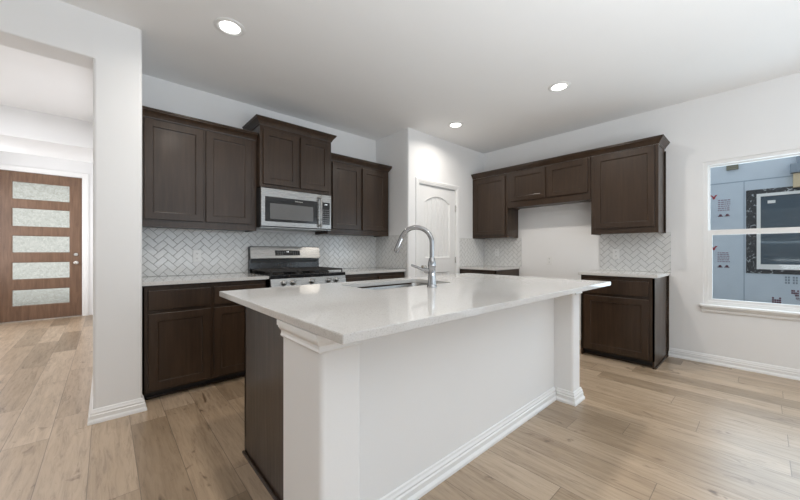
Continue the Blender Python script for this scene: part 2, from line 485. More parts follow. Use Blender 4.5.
# pantry door: white, arched plank panels
d2 = sempty('door_2', (PX0, YP + 0.012, 0), 0, 'white two panel pantry door with an arched top panel', 'door')
W2 = PX1 - PX0
def archpath(x0, x1, z0, z1, rise, seg=14):
    p = [(x0, z0), (x1, z0), (x1, z1)]
    for i in range(1, seg):
        t = i / seg; x = x1 + (x0 - x1) * t
        p.append((x, z1 + rise * 4 * t * (1 - t)))
    return p + [(x0, z1)]
a1 = archpath(0.125, W2 - 0.125, 1.05, 1.83, 0.09); a2 = [(0.125, 0.22), (W2 - 0.125, 0.22), (W2 - 0.125, 0.86), (0.125, 0.86)]
bm = bmesh.new()
ring_plate(bm, [(0.012, 0.008), (W2 - 0.012, 0.008), (W2 - 0.012, PZ - 0.012), (0.012, PZ - 0.012)], [a1, a2], 0.0, 0.038, lambda a, b, u: (a, u, b))
link('door_frame', bm, M['doorw'], d2)
bm = bmesh.new()
n = 7
for k in range(n):
    x0 = 0.120 + (W2 - 0.24) * k / n; x1 = 0.120 + (W2 - 0.24) * (k + 1) / n - 0.005
    for z0, z1 in ((0.21, 0.87), (1.04, 1.93)): box(bm, x0, x1, 0.012, 0.030, z0, z1, 0.0025, 1)
box(bm, 0.10, W2 - 0.10, 0.018, 0.034, 0.2, 1.94)
link('plank_panel', bm, M['doorw'], d2)
for nm, loop in (('panel_moulding', a1), ('panel_moulding', a2)):
    bm = bmesh.new(); sweep(bm, loop[::-1], [(-0.002, -0.004), (0.006, -0.004), (0.016, 0.009), (0.022, 0.012), (-0.002, 0.012)], closed=True, to3=lambda a, b, u: (a, u, b))
    link(nm, bm, M['doorw'], d2)
for z in (0.25, 1.02, 1.78):
    bm = bmesh.new(); cyl(bm, (W2 - 0.004, -0.008, z - 0.045), 0.007, 0.09, 'z', 12); box(bm, W2 - 0.012, W2 + 0.004, -0.006, 0.0, z - 0.045, z + 0.045)
    link('hinge', bm, M['nickel'], d2, True)
bm = bmesh.new(); lathe(bm, [(0.03, 0), (0.03, -0.008), (0.011, -0.012), (0.011, -0.035), (0.024, -0.042), (0.029, -0.055), (0.024, -0.068), (0.008, -0.073)], (0.075, 0, 0.93), 24, 'y')
link('door_knob', bm, M['nickel'], d2, True)
casing('trim_1', PX0 - 0.006, PX1 + 0.006, PZ + 0.006, YP, 0.062)
bm = bmesh.new()
for b in ((PX0 - 0.015, PX0, YP - 0.0, YP + 0.12, 0, PZ), (PX1, PX1 + 0.015, YP, YP + 0.12, 0, PZ), (PX0 - 0.015, PX1 + 0.015, YP, YP + 0.12, PZ, PZ + 0.015)): box(bm, *b)
struct('trim_2', bm, M['trim'])

# front door: stained wood with five obscure glass panes
d1 = sempty('door_1', (DX0, YD + 0.02, 0), 0, 'brown stained wood front door with five wide obscure glass panes', 'door')
WD = DX1 - DX0
pz = [(0.245, 0.52), (0.68, 0.97), (1.12, 1.41), (1.55, 1.86), (1.995, 2.29)]
px0, px1 = 0.128, WD - 0.15
bm = bmesh.new()
ring_plate(bm, [(0.003, 0.012), (WD - 0.003, 0.012), (WD - 0.003, DZ - 0.004), (0.003, DZ - 0.004)], [[(px0, a), (px1, a), (px1, b), (px0, b)] for a, b in pz], 0, 0.045, lambda a, b, u: (a, u, b))
link('door_frame', bm, M['dwood'], d1)
for a, b in pz:
    g = part('glass_pane', M['obscure'], d1, (px0, px1, 0.018, 0.026, a, b))
    bm = bmesh.new()
    sweep(bm, [(px0, a), (px0, b), (px1, b), (px1, a)], [(0, 0.006), (0.010, 0.010), (0.010, 0.018), (0, 0.018)], closed=True, to3=lambda p, q, u: (p, u, q))
    link('glazing_bead', bm, M['dwood'], g)
bm = bmesh.new(); lathe(bm, [(0.033, 0), (0.033, -0.008), (0.028, -0.02), (0.010, -0.022)], (WD - 0.078, 0, 1.09), 24, 'y'); box(bm, WD - 0.083, WD - 0.073, -0.034, -0.02, 1.072, 1.108)
link('deadbolt', bm, M['nickel'], d1, True)
bm = bmesh.new(); lathe(bm, [(0.033, 0), (0.033, -0.008), (0.012, -0.012), (0.012, -0.035), (0.026, -0.042), (0.031, -0.056), (0.026, -0.07), (0.008, -0.075)], (WD - 0.078, 0, 0.945), 24, 'y')
link('door_knob', bm, M['nickel'], d1, True)
part('threshold', M['nickel'], d1, (-0.02, WD + 0.02, -0.03, 0.06, 0.0, 0.012))
casing('trim_3', DX0 - 0.004, DX1 + 0.004, DZ + 0.004, YD, 0.085)
bm = bmesh.new()
for b in ((DX0 - 0.02, DX0, YD, YD + 0.14, 0, DZ), (DX1, DX1 + 0.02, YD, YD + 0.14, 0, DZ), (DX0 - 0.02, DX1 + 0.02, YD, YD + 0.14, DZ, DZ + 0.02)): box(bm, *b)
struct('trim_4', bm, M['trim'])

# ------------------------------------------------------------------ window over the breakfast side
w1 = sempty('window_1', (XW, 0, 0), 0, 'white single hung window facing the neighbouring house', 'window')
def yz(a, b, u): return (u, a, b)
fo = 0.032
bm = bmesh.new()
ring_plate(bm, [(WY0, WZ0), (WY1, WZ0), (WY1, WZ1), (WY0, WZ1)], [[(WY0 + 0.035, WZ0 + 0.035), (WY1 - 0.035, WZ0 + 0.035), (WY1 - 0.035, WZ1 - 0.035), (WY0 + 0.035, WZ1 - 0.035)]], 0.012, 0.10, yz)
link('window_frame', bm, M['vinyl'], w1)
ZM = 1.335
def sash(name, z0, z1, u0, u1, st, rb, rt):
    bm = bmesh.new()
    ring_plate(bm, [(WY0 + 0.03, z0), (WY1 - 0.03, z0), (WY1 - 0.03, z1), (WY0 + 0.03, z1)], [[(WY0 + 0.03 + st, z0 + rb), (WY1 - 0.03 - st, z0 + rb), (WY1 - 0.03 - st, z1 - rt), (WY0 + 0.03 + st, z1 - rt)]], u0, u1, yz)
    s = link(name, bm, M['vinyl'], w1)
    um = (u0 + u1) / 2
    part('glass_pane', M['glass'], s, (um - 0.002, um + 0.002, WY0 + 0.03 + st, WY1 - 0.03 - st, z0 + rb, z1 - rt))
    return s
sash('upper_sash', ZM - 0.01, WZ1 - 0.03, 0.060, 0.085, 0.018, 0.03, 0.022)
sash('lower_sash', WZ0 + 0.03, ZM + 0.03, 0.026, 0.052, 0.036, 0.03, 0.052)
bm = bmesh.new()
box(bm, XW - 0.045, XW + 0.02, WY0 - 0.03, WY1 + 0.026, WZ0 - 0.022, WZ0 + 0.002, 0.006, 2)
sweep(bm, [(XW, WY1 + 0.010), (XW, WY0 - 0.010)], [(0, WZ0 - 0.078), (0.008, WZ0 - 0.078), (0.014, WZ0 - 0.066), (0.014, WZ0 - 0.05), (0.026, WZ0 - 0.036), (0.030, WZ0 - 0.022), (0, WZ0 - 0.022)])
struct('trim_5', bm, M['trim'])

# ------------------------------------------------------------------ herringbone backsplashes
def herringbone(name, label, width, height, origin, rz, ox=0.0):
    """local x along the wall, z up; the wall is the plane y=0 and the tiles stand towards -y"""
    Wt, Lt, g = 0.0525, 0.105, 0.0044
    bm = bmesh.new()
    c45 = math.sqrt(0.5)
    n = int((width + height) / Wt) + 6
    rnd = random.Random(11)
    def tile(x0, y0, x1, y1):
        cx, cy = (x0 + x1) / 2, (y0 + y1) / 2
        px, pz_ = (cx - cy) * c45 + ox, (cx + cy) * c45 + height / 2
        if not (-0.09 < px < width + 0.09 and -0.09 < pz_ < height + 0.09): return
        tx, tz = rnd.uniform(-0.012, 0.012), rnd.uniform(-0.012, 0.012)
        poly = [((x - y) * c45 + ox, (x + y) * c45 + height / 2) for x, y in ((x0 + g / 2, y0 + g / 2), (x1 - g / 2, y0 + g / 2), (x1 - g / 2, y1 - g / 2), (x0 + g / 2, y1 - g / 2))]
        for ax, lim, sg in ((0, 0.001, 1), (0, width - 0.001, -1), (1, 0.001, 1), (1, height - 0.001, -1)):
            out = []
            for p, q in zip(poly, poly[1:] + poly[:1]):
                dp, dq = sg * (p[ax] - lim), sg * (q[ax] - lim)
                if dp >= 0: out.append(p)
                if (dp > 0) != (dq > 0) and abs(dp - dq) > 1e-9:
                    t = dp / (dp - dq); out.append((p[0] + (q[0] - p[0]) * t, p[1] + (q[1] - p[1]) * t))
            poly = out
            if len(poly) < 3: return
        ar = abs(sum(p[0] * q[1] - q[0] * p[1] for p, q in zip(poly, poly[1:] + poly[:1]))) / 2
        if ar < 3e-5: return
        mu = sum(p[0] for p in poly) / len(poly); mv = sum(p[1] for p in poly) / len(poly)
        rings = []
        for ins, dep in ((0, -0.0055), (0, -0.0088), (0.0028, -0.0100)):
            ring = []
            for u, v in poly:
                d = max(1e-6, math.hypot(mu - u, mv - v)); k = min(0.5, ins / d)
                ring.append(bm.verts.new((u + (mu - u) * k, dep + (u - px) * tx + (v - pz_) * tz, v + (mv - v) * k)))
            rings.append(ring)
        bm.faces.new(rings[2]); m_ = len(poly)
        for a, b in zip(rings, rings[1:]):
            for i in range(m_): bm.faces.new((a[i], a[(i + 1) % m_], b[(i + 1) % m_], b[i]))
    for j in range(-n, n):
        for i in range(-n, n):
            # lattice t1=(W,W), t2=(L,-L)
            bx, by = j * Wt + i * Lt, j * Wt - i * Lt
            tile(bx, by, bx + Lt, by + Wt)
            tile(bx, by + Wt, bx + Wt, by + Wt + Lt)
    k0 = len(bm.faces)
    box(bm, 0, width, -0.0082, -0.0005, 0, height)
    bm.faces.ensure_lookup_table()
    for f in bm.faces[k0:]: f.material_index = 1
    o = link(name, bm, [M['tile'], M['grout']])
    o.location = origin; o.rotation_euler = (0, 0, rz)
    return tag(o, label, 'backsplash', 'herringbone tile backsplashes')
ZC = 0.915
herringbone('backsplash', 'glossy white herringbone tile wall behind the gas range', XP - SX1 - 0.004, 0.445, (SX1 + 0.002, YR, ZC + 0.001), 0, 1.2)
herringbone('backsplash', 'herringbone tile return on the pantry side wall at the end of the range counter', YR - 0.012 - YP - 0.03, 0.445, (XP, YR - 0.012, ZC + 0.001), R(-90), 0.3)
herringbone('backsplash', 'herringbone tile strip between the pantry door casing and the corner', XW - 0.012 - (PX1 + 0.072), 0.43, (PX1 + 0.072, YP, ZC + 0.001), 0, 0.3)
herringbone('backsplash', 'herringbone tile panel under the wall cabinet beside the pantry', YP - 0.014 - 2.40, 0.43, (XW, YP - 0.014, ZC + 0.001), R(-90), 0.3)
herringbone('backsplash', 'herringbone tile panel above the small cabinet nearest the window', 1.362 - 0.672, 0.443, (XW, 1.362, ZC + 0.001), R(-90), 0.35)

# ------------------------------------------------------------------ cabinets
def shaker(name, parent, x0, x1, z0, z1, y, fr=0.058):
    """framed door; y is the plane of its back, it stands towards -y"""
    bm = bmesh.new(); t = 0.02
    def to3(a, b, u): return (a, y - u, b)
    def loop(i, u): return [bm.verts.new(to3(a, b, u)) for a, b in ((x0 + i, z0 + i), (x1 - i, z0 + i), (x1 - i, z1 - i), (x0 + i, z1 - i))]
    L = [loop(0, 0), loop(0, t - 0.0025), loop(0.0025, t), loop(fr, t), loop(fr + 0.003, t - 0.009), loop(fr + 0.009, t - 0.0105)]
    for a, b in zip(L, L[1:]):
        for i in range(4): bm.faces.new((a[i], a[(i + 1) % 4], b[(i + 1) % 4], b[i]))
    bm.faces.new(L[0]); bm.faces.new(L[-1])
    return link(name, bm, M['wood'], parent)
def slab(name, parent, x0, x1, z0, z1, y):
    bm = bmesh.new(); box(bm, x0, x1, y - 0.02, y, z0, z1, 0.004, 2)
    return link(name, bm, M['wood'], parent)
CROWN = [(0, 0), (0.006, 0), (0.008, 0.010), (0.012, 0.016), (0.020, 0.030), (0.034, 0.048), (0.040, 0.052), (0.040, 0.060), (0.046, 0.064), (0.046, 0.074), (0, 0.074)]

def base_cabinet(label, origin, rz, W, D, cols, end_left=False, end_right=False):
    """box with toe kick; local x along the wall, front at -D; cols = list of (x0, x1) each one drawer over one door"""
    c = thing('base_cabinet', label, 'cabinet', origin, rz, 'base cabinets')
    H = 0.885; tk = 0.068; e = 0.018
    bm = bmesh.new()
    box(bm, 0.002, e, -D, -0.003, 0, H); box(bm, W - e, W - 0.002, -D, -0.003, 0, H)      # sides to the floor
    box(bm, e, W - e, -D + 0.02, -0.003, tk, tk + 0.018); box(bm, e, W - e, -0.012, -0.003, tk, H)
    box(bm, 0.002, W - 0.002, -D + 0.0, -D + 0.02, tk + 0.0, H)                                 # face frame
    link('body', bm, M['wood'], c)
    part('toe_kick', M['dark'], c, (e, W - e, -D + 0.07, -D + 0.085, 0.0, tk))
    part('shoe_moulding', M['wood'], c, (0.03, W - 0.03, -D + 0.055, -D + 0.0695, 0.0, 0.016), bev=0.004)
    for x0, x1 in cols:
        slab('drawer', c, x0, x1, 0.695, 0.845, -D)
        shaker('door', c, x0, x1, 0.085, 0.668, -D)
    return c
bl = base_cabinet('espresso base cabinet left of the gas range, two drawers over two doors', (SX1 + 0.002, YR, 0), 0, 0.936, 0.61, [(0.040, 0.457), (0.482, 0.900)])
base_cabinet('espresso base cabinet between the gas range and the pantry wall', (1.957, YR, 0), 0, XP - 1.957 - 0.005, 0.61, [(0.030, 0.465), (0.49, 0.915)])
base_cabinet('espresso base cabinet standing beside the pantry door', (XW, YP - 0.004, 0), R(-90), 0.612, 0.64, [(0.03, 0.57)])
br = base_cabinet('freestanding espresso base cabinet with one drawer and one door near the window', (XW, 1.362, 0), R(-90), 0.662, 0.64, [(0.040, 0.618)])
bm = bmesh.new(); box(bm, 0.6625, 0.676, -0.016, -0.004, 0, 0.884, 0.003, 2)
link('scribe_strip', bm, M['wood'], br)
bm = bmesh.new(); box(bm, 0.6625, 0.674, -0.64, -0.016, 0, 0.014, 0.003, 2)
link('shoe_moulding', bm, M['wood'], br)

def upper_cabinet(label, origin, rz, W, D, H, doors, crown=None):
    """origin at the lower left back corner"""
    c = thing('wall_cabinet', label, 'cabinet', origin, rz, 'wall cabinets')
    bm = bmesh.new()
    box(bm, 0.001, W - 0.001, -D, -0.003, 0.012, H); box(bm, 0.001, W - 0.001, -D, -D + 0.02, 0, 0.012); box(bm, 0.001, 0.018, -D + 0.02, -0.003, 0, 0.012); box(bm, W - 0.018, W - 0.001, -D + 0.02, -0.003, 0, 0.012)
    link('body', bm, M['wood'], c)
    for x0, x1, z0, z1 in doors: shaker('door', c, x0, x1, z0, z1, -D)
    if crown:
        bm = bmesh.new(); sweep(bm, crown, [(o, u + H - 0.012) for o, u in CROWN]); link('crown_moulding', bm, M['wood'], c)
    return c
# left of the hood position
x0 = SX1 + 0.002; Wl = 1.128 - x0; Hl = 0.915
upper_cabinet('wide two door wall cabinet left of the microwave', (x0, YR, 1.352), 0, Wl, 0.315, Hl,
              [(0.036, 0.462, 0.062, Hl - 0.022), (0.482, Wl - 0.055, 0.062, Hl - 0.022)], [(0.0, -0.315), (Wl, -0.315)])
xt = 1.130; Wt_ = 0.800; Ht = 0.625
upper_cabinet('raised deeper two door wall cabinet above the microwave', (xt, YR, 1.790), 0, Wt_, 0.40, Ht,
              [(0.030, 0.392, 0.030, Ht - 0.05), (0.420, Wt_ - 0.035, 0.030, Ht - 0.05)], [(0.0, -0.003), (0.0, -0.40), (Wt_, -0.40), (Wt_, -0.003)])
xr = 1.932; Wr = 2.862 - xr; Hr = 0.885
upper_cabinet('two door wall cabinet right of the microwave by the pantry wall', (xr, YR, 1.352), 0, Wr, 0.315, Hr,
              [(0.055, 0.458, 0.062, Hr - 0.04), (0.490, Wr - 0.05, 0.062, Hr - 0.04)], [(0, -0.315), (Wr, -0.315), (Wr, -0.003)])
# window wall run
ZB, ZT = 1.345, 2.268
upper_cabinet('single door wall cabinet in the corner beside the pantry', (XW, YP - 0.002, ZB), R(-90), 0.60, 0.31, ZT - ZB, [(0.040, 0.565, 0.045, ZT - ZB - 0.035)])
upper_cabinet('short two door wall cabinet over the empty refrigerator space', (XW, YP - 0.604, 1.765), R(-90), 1.078, 0.31, ZT - 1.765,
              [(0.060, 0.540, 0.085, ZT - 1.765 - 0.02), (0.580, 1.050, 0.085, ZT - 1.765 - 0.02)])
ur = upper_cabinet('tall single door wall cabinet nearest the window', (XW, 1.364, ZB), R(-90), 0.638, 0.31, ZT - ZB, [(0.045, 0.606, 0.065, ZT - ZB - 0.022)])
bm = bmesh.new(); box(bm, 0.6385, 0.652, -0.016, -0.004, 0.0, ZT - ZB - 0.02, 0.003, 2)
link('scribe_strip', bm, M['wood'], ur)
bm = bmesh.new(); sweep(bm, [(XW - 0.31, YP - 0.004), (XW - 0.31, 0.725), (XW - 0.003, 0.725)][::1], [(o, u + ZT + 0.001) for o, u in CROWN])
link_o = link('crown_moulding', bm, M['wood']); tag(link_o, 'dark crown moulding running along the tops of the three cabinets on the window wall', 'moulding')

# ------------------------------------------------------------------ countertops
def slab_top(label, pts, z0=0.886, z1=0.915, hole=None):
    bm = bmesh.new()
    ring_plate(bm, pts, [hole] if hole else [], z0, z1, lambda a, b, u: (a, b, u))
    es = [e for e in bm.edges if len(e.link_faces) == 2 and e.calc_face_angle(0) > 1.0]
    bmesh.ops.bevel(bm, geom=es, offset=0.002, segments=2, affect='EDGES')
    o = link('countertop', bm, M['quartz'])
    return tag(o, label, 'countertop', 'white quartz countertops')
def rect(a, b, c, d): return [(a, c), (b, c), (b, d), (a, d)]
slab_top('speckled white quartz countertop left of the gas range', rect(SX1 + 0.003, 1.134, 3.085, YR - 0.001))
slab_top('speckled white quartz countertop between the gas range and the pantry wall', rect(1.954, XP - 0.012, 3.085, YR - 0.001))
slab_top('small white quartz countertop in the corner beside the pantry door', rect(XW - 0.66, XW - 0.001, 2.422, YP - 0.001))
slab_top('small white quartz countertop on the freestanding cabinet near the window', rect(XW - 0.66, XW - 0.001, 0.675, 1.385))
SKX0, SKX1, SKY0, SKY1 = 1.19, 1.93, 1.545, 1.955
slab_top('large white quartz island countertop with a sink cutout', rect(0.486, 2.868, 0.776, 2.10), hole=rrect(SKX0, SKX1, SKY0, SKY1, 0.05))

# ------------------------------------------------------------------ island
IX0, IX1, IY0, IY1 = 0.587, 2.665, 1.09, 2.02
isl = thing('kitchen_island', 'long kitchen island with white seating side and dark brown cabinet end', 'island', (0, 0, 0))
bm = bmesh.new(); box(bm, IX0 + 0.002, IX1 + 0.06, IY0, 1.244, 0, 0.885); link('knee_wall', bm, M['wall'], isl)
# pilasters at each end
CAP = [(0, -0.006), (0.009, -0.006), (0.012, 0.000), (0.009, 0.008), (0.009, 0.018), (0.014, 0.022), (0.021, 0.032), (0.022, 0.038), (0.026, 0.040), (0.026, 0.060), (0, 0.060)]
for x0, x1, y1, side in ((0.512, 0.672, 1.245, 'l'), (2.600, 2.742, 1.245, 'r')):
    bm = bmesh.new(); vbox(bm, x0, x1, 0.950, y1, 0, 0.8845, 0.018, [(0, 0), (1, 0)])
    pil = link('pilaster', bm, M['wall'], isl, True)
    bm = bmesh.new()
    path = [(x0, y1), (x0, 0.950), (x1, 0.950)] if side == 'l' else [(x0 + 0.03, 0.950), (x1, 0.950), (x1, y1)]
    sweep(bm, path, [(o, u + 0.8245) for o, u in CAP]); link('capital', bm, M['trim'], pil)
    bm = bmesh.new()
    path = [(x0, y1), (x0, 0.950), (x1, 0.950), (x1, IY0 - 0.026)] if side == 'l' else [(x0, IY0 - 0.026), (x0, 0.950), (x1, 0.950), (x1, y1)]
    sweep(bm, path, BB); link('plinth_moulding', bm, M['trim'], pil)
bm = bmesh.new(); sweep(bm, [(0.672, IY0), (2.600, IY0)], BB); link('baseboard', bm, M['trim'], isl)
# cabinet carcass, hollow
part('side_panel', M['wood'], isl, (IX0, IX0 + 0.018, 1.2455, IY1 - 0.045, 0, 0.885))
part('side_panel', M['wood'], isl, (IX1 + 0.04, IX1 + 0.058, 1.2455, IY1 - 0.045, 0, 0.885))
bm = bmesh.new(); box(bm, IX0 - 0.014, IX0 - 0.0005, 1.2455, IY1 - 0.045, 0, 0.016, 0.004, 2); link('shoe_moulding', bm, M['wood'], isl)
part('face_frame', M['wood'], isl, (IX0, IX1 + 0.058, IY1 - 0.065, IY1 - 0.045, 0.1, 0.885))
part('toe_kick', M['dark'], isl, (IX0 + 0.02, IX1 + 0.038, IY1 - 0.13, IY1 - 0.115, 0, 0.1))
t2 = bpy.data.objects.new('cabinet_front', None); COL.objects.link(t2); t2.parent = isl; t2.location = (IX1 + 0.058, IY1 - 0.045, 0); t2.rotation_euler = (0, 0, math.pi)
wI = IX1 + 0.058 - IX0
for k in range(4):
    a = 0.03 + k * (wI - 0.04) / 4; b = a + (wI - 0.04) / 4 - 0.025
    slab('drawer', t2, a, b, 0.70, 0.85, 0.0); shaker('door', t2, a, b, 0.13, 0.675, 0.0)

# sink
sk = thing('kitchen_sink', 'stainless undermount sink basin set into the island countertop', 'sink', ((SKX0 + SKX1) / 2, (SKY0 + SKY1) / 2, 0.67))
bm = bmesh.new(); hx, hy = (SKX1 - SKX0) / 2 + 0.004, (SKY1 - SKY0) / 2 + 0.004
loops = [(0.018, 0.2155, 0.06), (0.0, 0.2155, 0.05), (-0.004, 0.205, 0.05), (-0.012, 0.03, 0.055), (-0.03, 0.008, 0.06), (-0.07, 0.002, 0.06), (-0.14, 0.0, 0.05)]
rings = []
for ins, z, r in loops: rings.append([bm.verts.new((x, y, z)) for x, y in rrect(-hx - ins, hx + ins, -hy - ins, hy + ins, r)])
for a, b in zip(rings, rings[1:]):
    for i in range(len(a)): bm.faces.new((a[i], a[(i + 1) % len(a)], b[(i + 1) % len(b)], b[i]))
bm.faces.new(rings[-1])
link('basin', bm, M['steel'], sk, True)
bm = bmesh.new(); lathe(bm, [(0.055, 0.0005), (0.055, 0.003), (0.042, 0.004), (0.038, 0.001)], (0, 0.02, 0), 28); link('drain', bm, M['chrome'], sk, True)

# faucet: gooseneck, swung towards the range
FB = (1.567, 1.432)
fd = Vector((-0.62, 0.785, 0)).normalized()
fc = thing('faucet', 'tall chrome gooseneck pull down faucet on the island beside the sink', 'faucet', (FB[0], FB[1], 0.9155))
bm = bmesh.new(); lathe(bm, [(0.033, 0), (0.033, 0.006), (0.029, 0.012), (0.027, 0.02), (0.0235, 0.06), (0.0225, 0.10), (0.024, 0.125), (0.026, 0.135), (0.026, 0.150), (0.022, 0.168), (0.018, 0.185), (0.015, 0.19)], (0, 0, 0), 32)
link('faucet_body', bm, M['chrome'], fc, True)
pts = [(0, 0, 0.18), (0, 0, 0.24)]
rc, zc = 0.103, 0.283
a_end = 164
for i in range(0, 25):
    a = R(a_end * i / 24); pts.append(tuple(fd * (rc - rc * math.cos(a)) + Vector((0, 0, zc + rc * math.sin(a)))))
bm = bmesh.new(); tube(bm, pts, 0.015, 16); link('spout', bm, M['chrome'], fc, True)
pe = Vector(pts[-1]); td = (Vector(pts[-1]) - Vector(pts[-2])).normalized()
hp = [pe - td * 0.004, pe + td * 0.01, pe + td * 0.03, pe + td * 0.075, pe + td * 0.092]
bm = bmesh.new(); tube(bm, hp, [0.016, 0.0175, 0.0185, 0.021, 0.020], 18); h_ = link('spray_head', bm, M['chrome'], fc, True)
bm = bmesh.new(); tube(bm, [pe + td * 0.0925, pe + td * 0.096], [0.015, 0.015], 16); link('nozzle', bm, M['slot'], h_, True)
bm = bmesh.new()
ld = fd
tube(bm, [Vector((0, 0, 0.105)) + ld * 0.018, Vector((0, 0, 0.106)) + ld * 0.05], [0.0165, 0.0155], 16)
tube(bm, [Vector((0, 0, 0.106)) + ld * 0.045, Vector((0, 0, 0.112)) + ld * 0.06, Vector((0, 0, 0.128)) + ld * 0.10, Vector((0, 0, 0.140)) + ld * 0.135], [0.009, 0.0085, 0.0078, 0.0075], 12)
link('lever_handle', bm, M['chrome'], fc, True)

# ------------------------------------------------------------------ gas range
RW_ = 0.815
rg = thing('gas_range', 'stainless steel gas range with five knobs and black cast iron grates', 'range', (1.137, YR - 0.012, 0))
part('body', M['enamel'], rg, (0.002, RW_ - 0.002, -0.62, -0.005, 0.06, 0.893))
for x in (0.05, RW_ - 0.05):
    for y in (-0.58, -0.05):
        bm = bmesh.new(); cyl(bm, (x, y, 0), 0.016, 0.06); link('foot', bm, M['slot'], rg)
bm = bmesh.new(); box(bm, 0.0, RW_, -0.645, -0.03, 0.893, 0.915, 0.006, 2); box(bm, 0.0, RW_, -0.66, -0.635, 0.885, 0.922, 0.006, 2); link('cooktop', bm, M['enamel'], rg)
bm = bmesh.new()
pr = [(-0.615, 0.795), (-0.665, 0.795), (-0.672, 0.803), (-0.652, 0.886), (-0.615, 0.886)]
lo = [bm.verts.new((0.001, y, z)) for y, z in pr]; hi = [bm.verts.new((RW_ - 0.001, y, z)) for y, z in pr]
bm.faces.new(lo); bm.faces.new(hi)
for i in range(5): bm.faces.new((lo[i], lo[(i + 1) % 5], hi[(i + 1) % 5], hi[i]))
link('control_panel', bm, M['steel'], rg)
bm = bmesh.new(); lathe(bm, [(0.028, 0), (0.028, -0.006), (0.024, -0.008), (0.022, -0.030), (0.017, -0.034), (0.004, -0.035)], (0, 0, 0), 24, 'y'); box(bm, -0.004, 0.004, -0.041, -0.030, -0.018, 0.018, 0.002, 1)
kn0 = link('knob', bm, M['steel'], rg, True)
kxs = [0.122, 0.214, 0.412, 0.602, 0.694]
for i, kx in enumerate(kxs):
    k_ = kn0 if i == 0 else kn0.copy()
    if i: COL.objects.link(k_)
    k_.parent = rg; k_.location = (kx, -0.662, 0.843); k_.rotation_euler = (R(-13), 0, 0)
od = part('oven_door', M['steel'], rg, (0.006, RW_ - 0.006, -0.665, -0.622, 0.215, 0.785), bev=0.006)
part('oven_window', M['bglass'], od, (0.13, RW_ - 0.13, -0.668, -0.6655, 0.33, 0.62))
bm = bmesh.new(); tube(bm, [(0.06, -0.715, 0.735), (RW_ - 0.06, -0.715, 0.735)], 0.012, 14)
for x in (0.09, RW_ - 0.09): tube(bm, [(x, -0.715, 0.735), (x, -0.664, 0.735)], 0.009, 10)
link('door_handle', bm, M['steel'], od, True)
part('storage_drawer', M['steel'], rg, (0.006, RW_ - 0.006, -0.66, -0.622, 0.065, 0.205), bev=0.006)
# backguard
bm = bmesh.new()
pr = [(-0.010, 0.90), (-0.070, 0.90), (-0.070, 1.035), (-0.050, 1.20), (-0.044, 1.206), (-0.010, 1.206)]
def yzprism(bm, x0, x1, pr):
    lo = [bm.verts.new((x0, y, z)) for y, z in pr]; hi = [bm.verts.new((x1, y, z)) for y, z in pr]
    bm.faces.new(lo); bm.faces.new(hi)
    for i in range(len(pr)): bm.faces.new((lo[i], lo[(i + 1) % len(pr)], hi[(i + 1) % len(pr)], hi[i]))
yzprism(bm, 0.0, RW_, [(-0.010, 0.90), (-0.058, 0.90), (-0.050, 1.05), (-0.040, 1.195), (-0.010, 1.195)])
bk = link('backguard', bm, M['enamel'], rg)
bm = bmesh.new(); yzprism(bm, 0.004, RW_ - 0.004, [(-0.040, 1.063), (-0.092, 1.063), (-0.094, 1.07), (-0.062, 1.194), (-0.055, 1.20), (-0.040, 1.20)])
cp = link('control_fascia', bm, M['steel'], bk)
bm = bmesh.new(); yzprism(bm, 0.265, 0.555, [(-0.085, 1.098), (-0.0882, 1.099), (-0.0728, 1.157), (-0.069, 1.156)])
dp = link('display', bm, M['bglass'], bk)
tilt = math.atan2(0.032, 0.124)
text_part('clock_digits', '0:00', 0.016, M['digit'], bk, (0.41, -0.0790, 1.139), (R(90) - tilt, 0, 0))
bm = bmesh.new()
for r_ in range(2):
    for c_ in range(10):
        if r_ == 0 and 3 <= c_ <= 6: continue
        z = 1.112 + r_ * 0.022; x = 0.290 + c_ * 0.0255; y = -0.0850 + (z - 1.112) * 0.266
        box(bm, x, x + 0.013, y - 0.0012, y, z, z + 0.006)
link('button_print', bm, M['key'], bk)
part('vent_slot', M['slot'], bk, (0.02, RW_ - 0.02, -0.0585, -0.052, 1.02, 1.05))
# burners and grates
for x, y, r in ((0.155, -0.47, 0.048), (0.155, -0.20, 0.038), (0.407, -0.335, 0.055), (0.66, -0.47, 0.052), (0.66, -0.20, 0.036)):
    bm = bmesh.new(); lathe(bm, [(r, 0.915), (r, 0.925), (r * 0.8, 0.928), (r * 0.78, 0.937), (r * 0.5, 0.940)], (x, y, 0), 24); link('burner', bm, M['iron'], rg, True)
for gi in range(3):
    xa = 0.018 + gi * 0.261; xb = xa + 0.256
    bm = bmesh.new(); z0, z1 = 0.944, 0.960; b = 0.011
    for x in (xa, xb - b, (xa + xb) / 2 - b / 2): box(bm, x, x + b, -0.625, -0.095, z0, z1, 0.003, 1)
    for y in (-0.625, -0.47, -0.335, -0.20, -0.106): box(bm, xa, xb, y, y + b, z0, z1, 0.003, 1)
    for x in (xa, xb - b):
        for y in (-0.625, -0.106): box(bm, x, x + b, y, y + b, 0.9145, z0 + 0.002)
    link('grate', bm, M['iron'], rg)

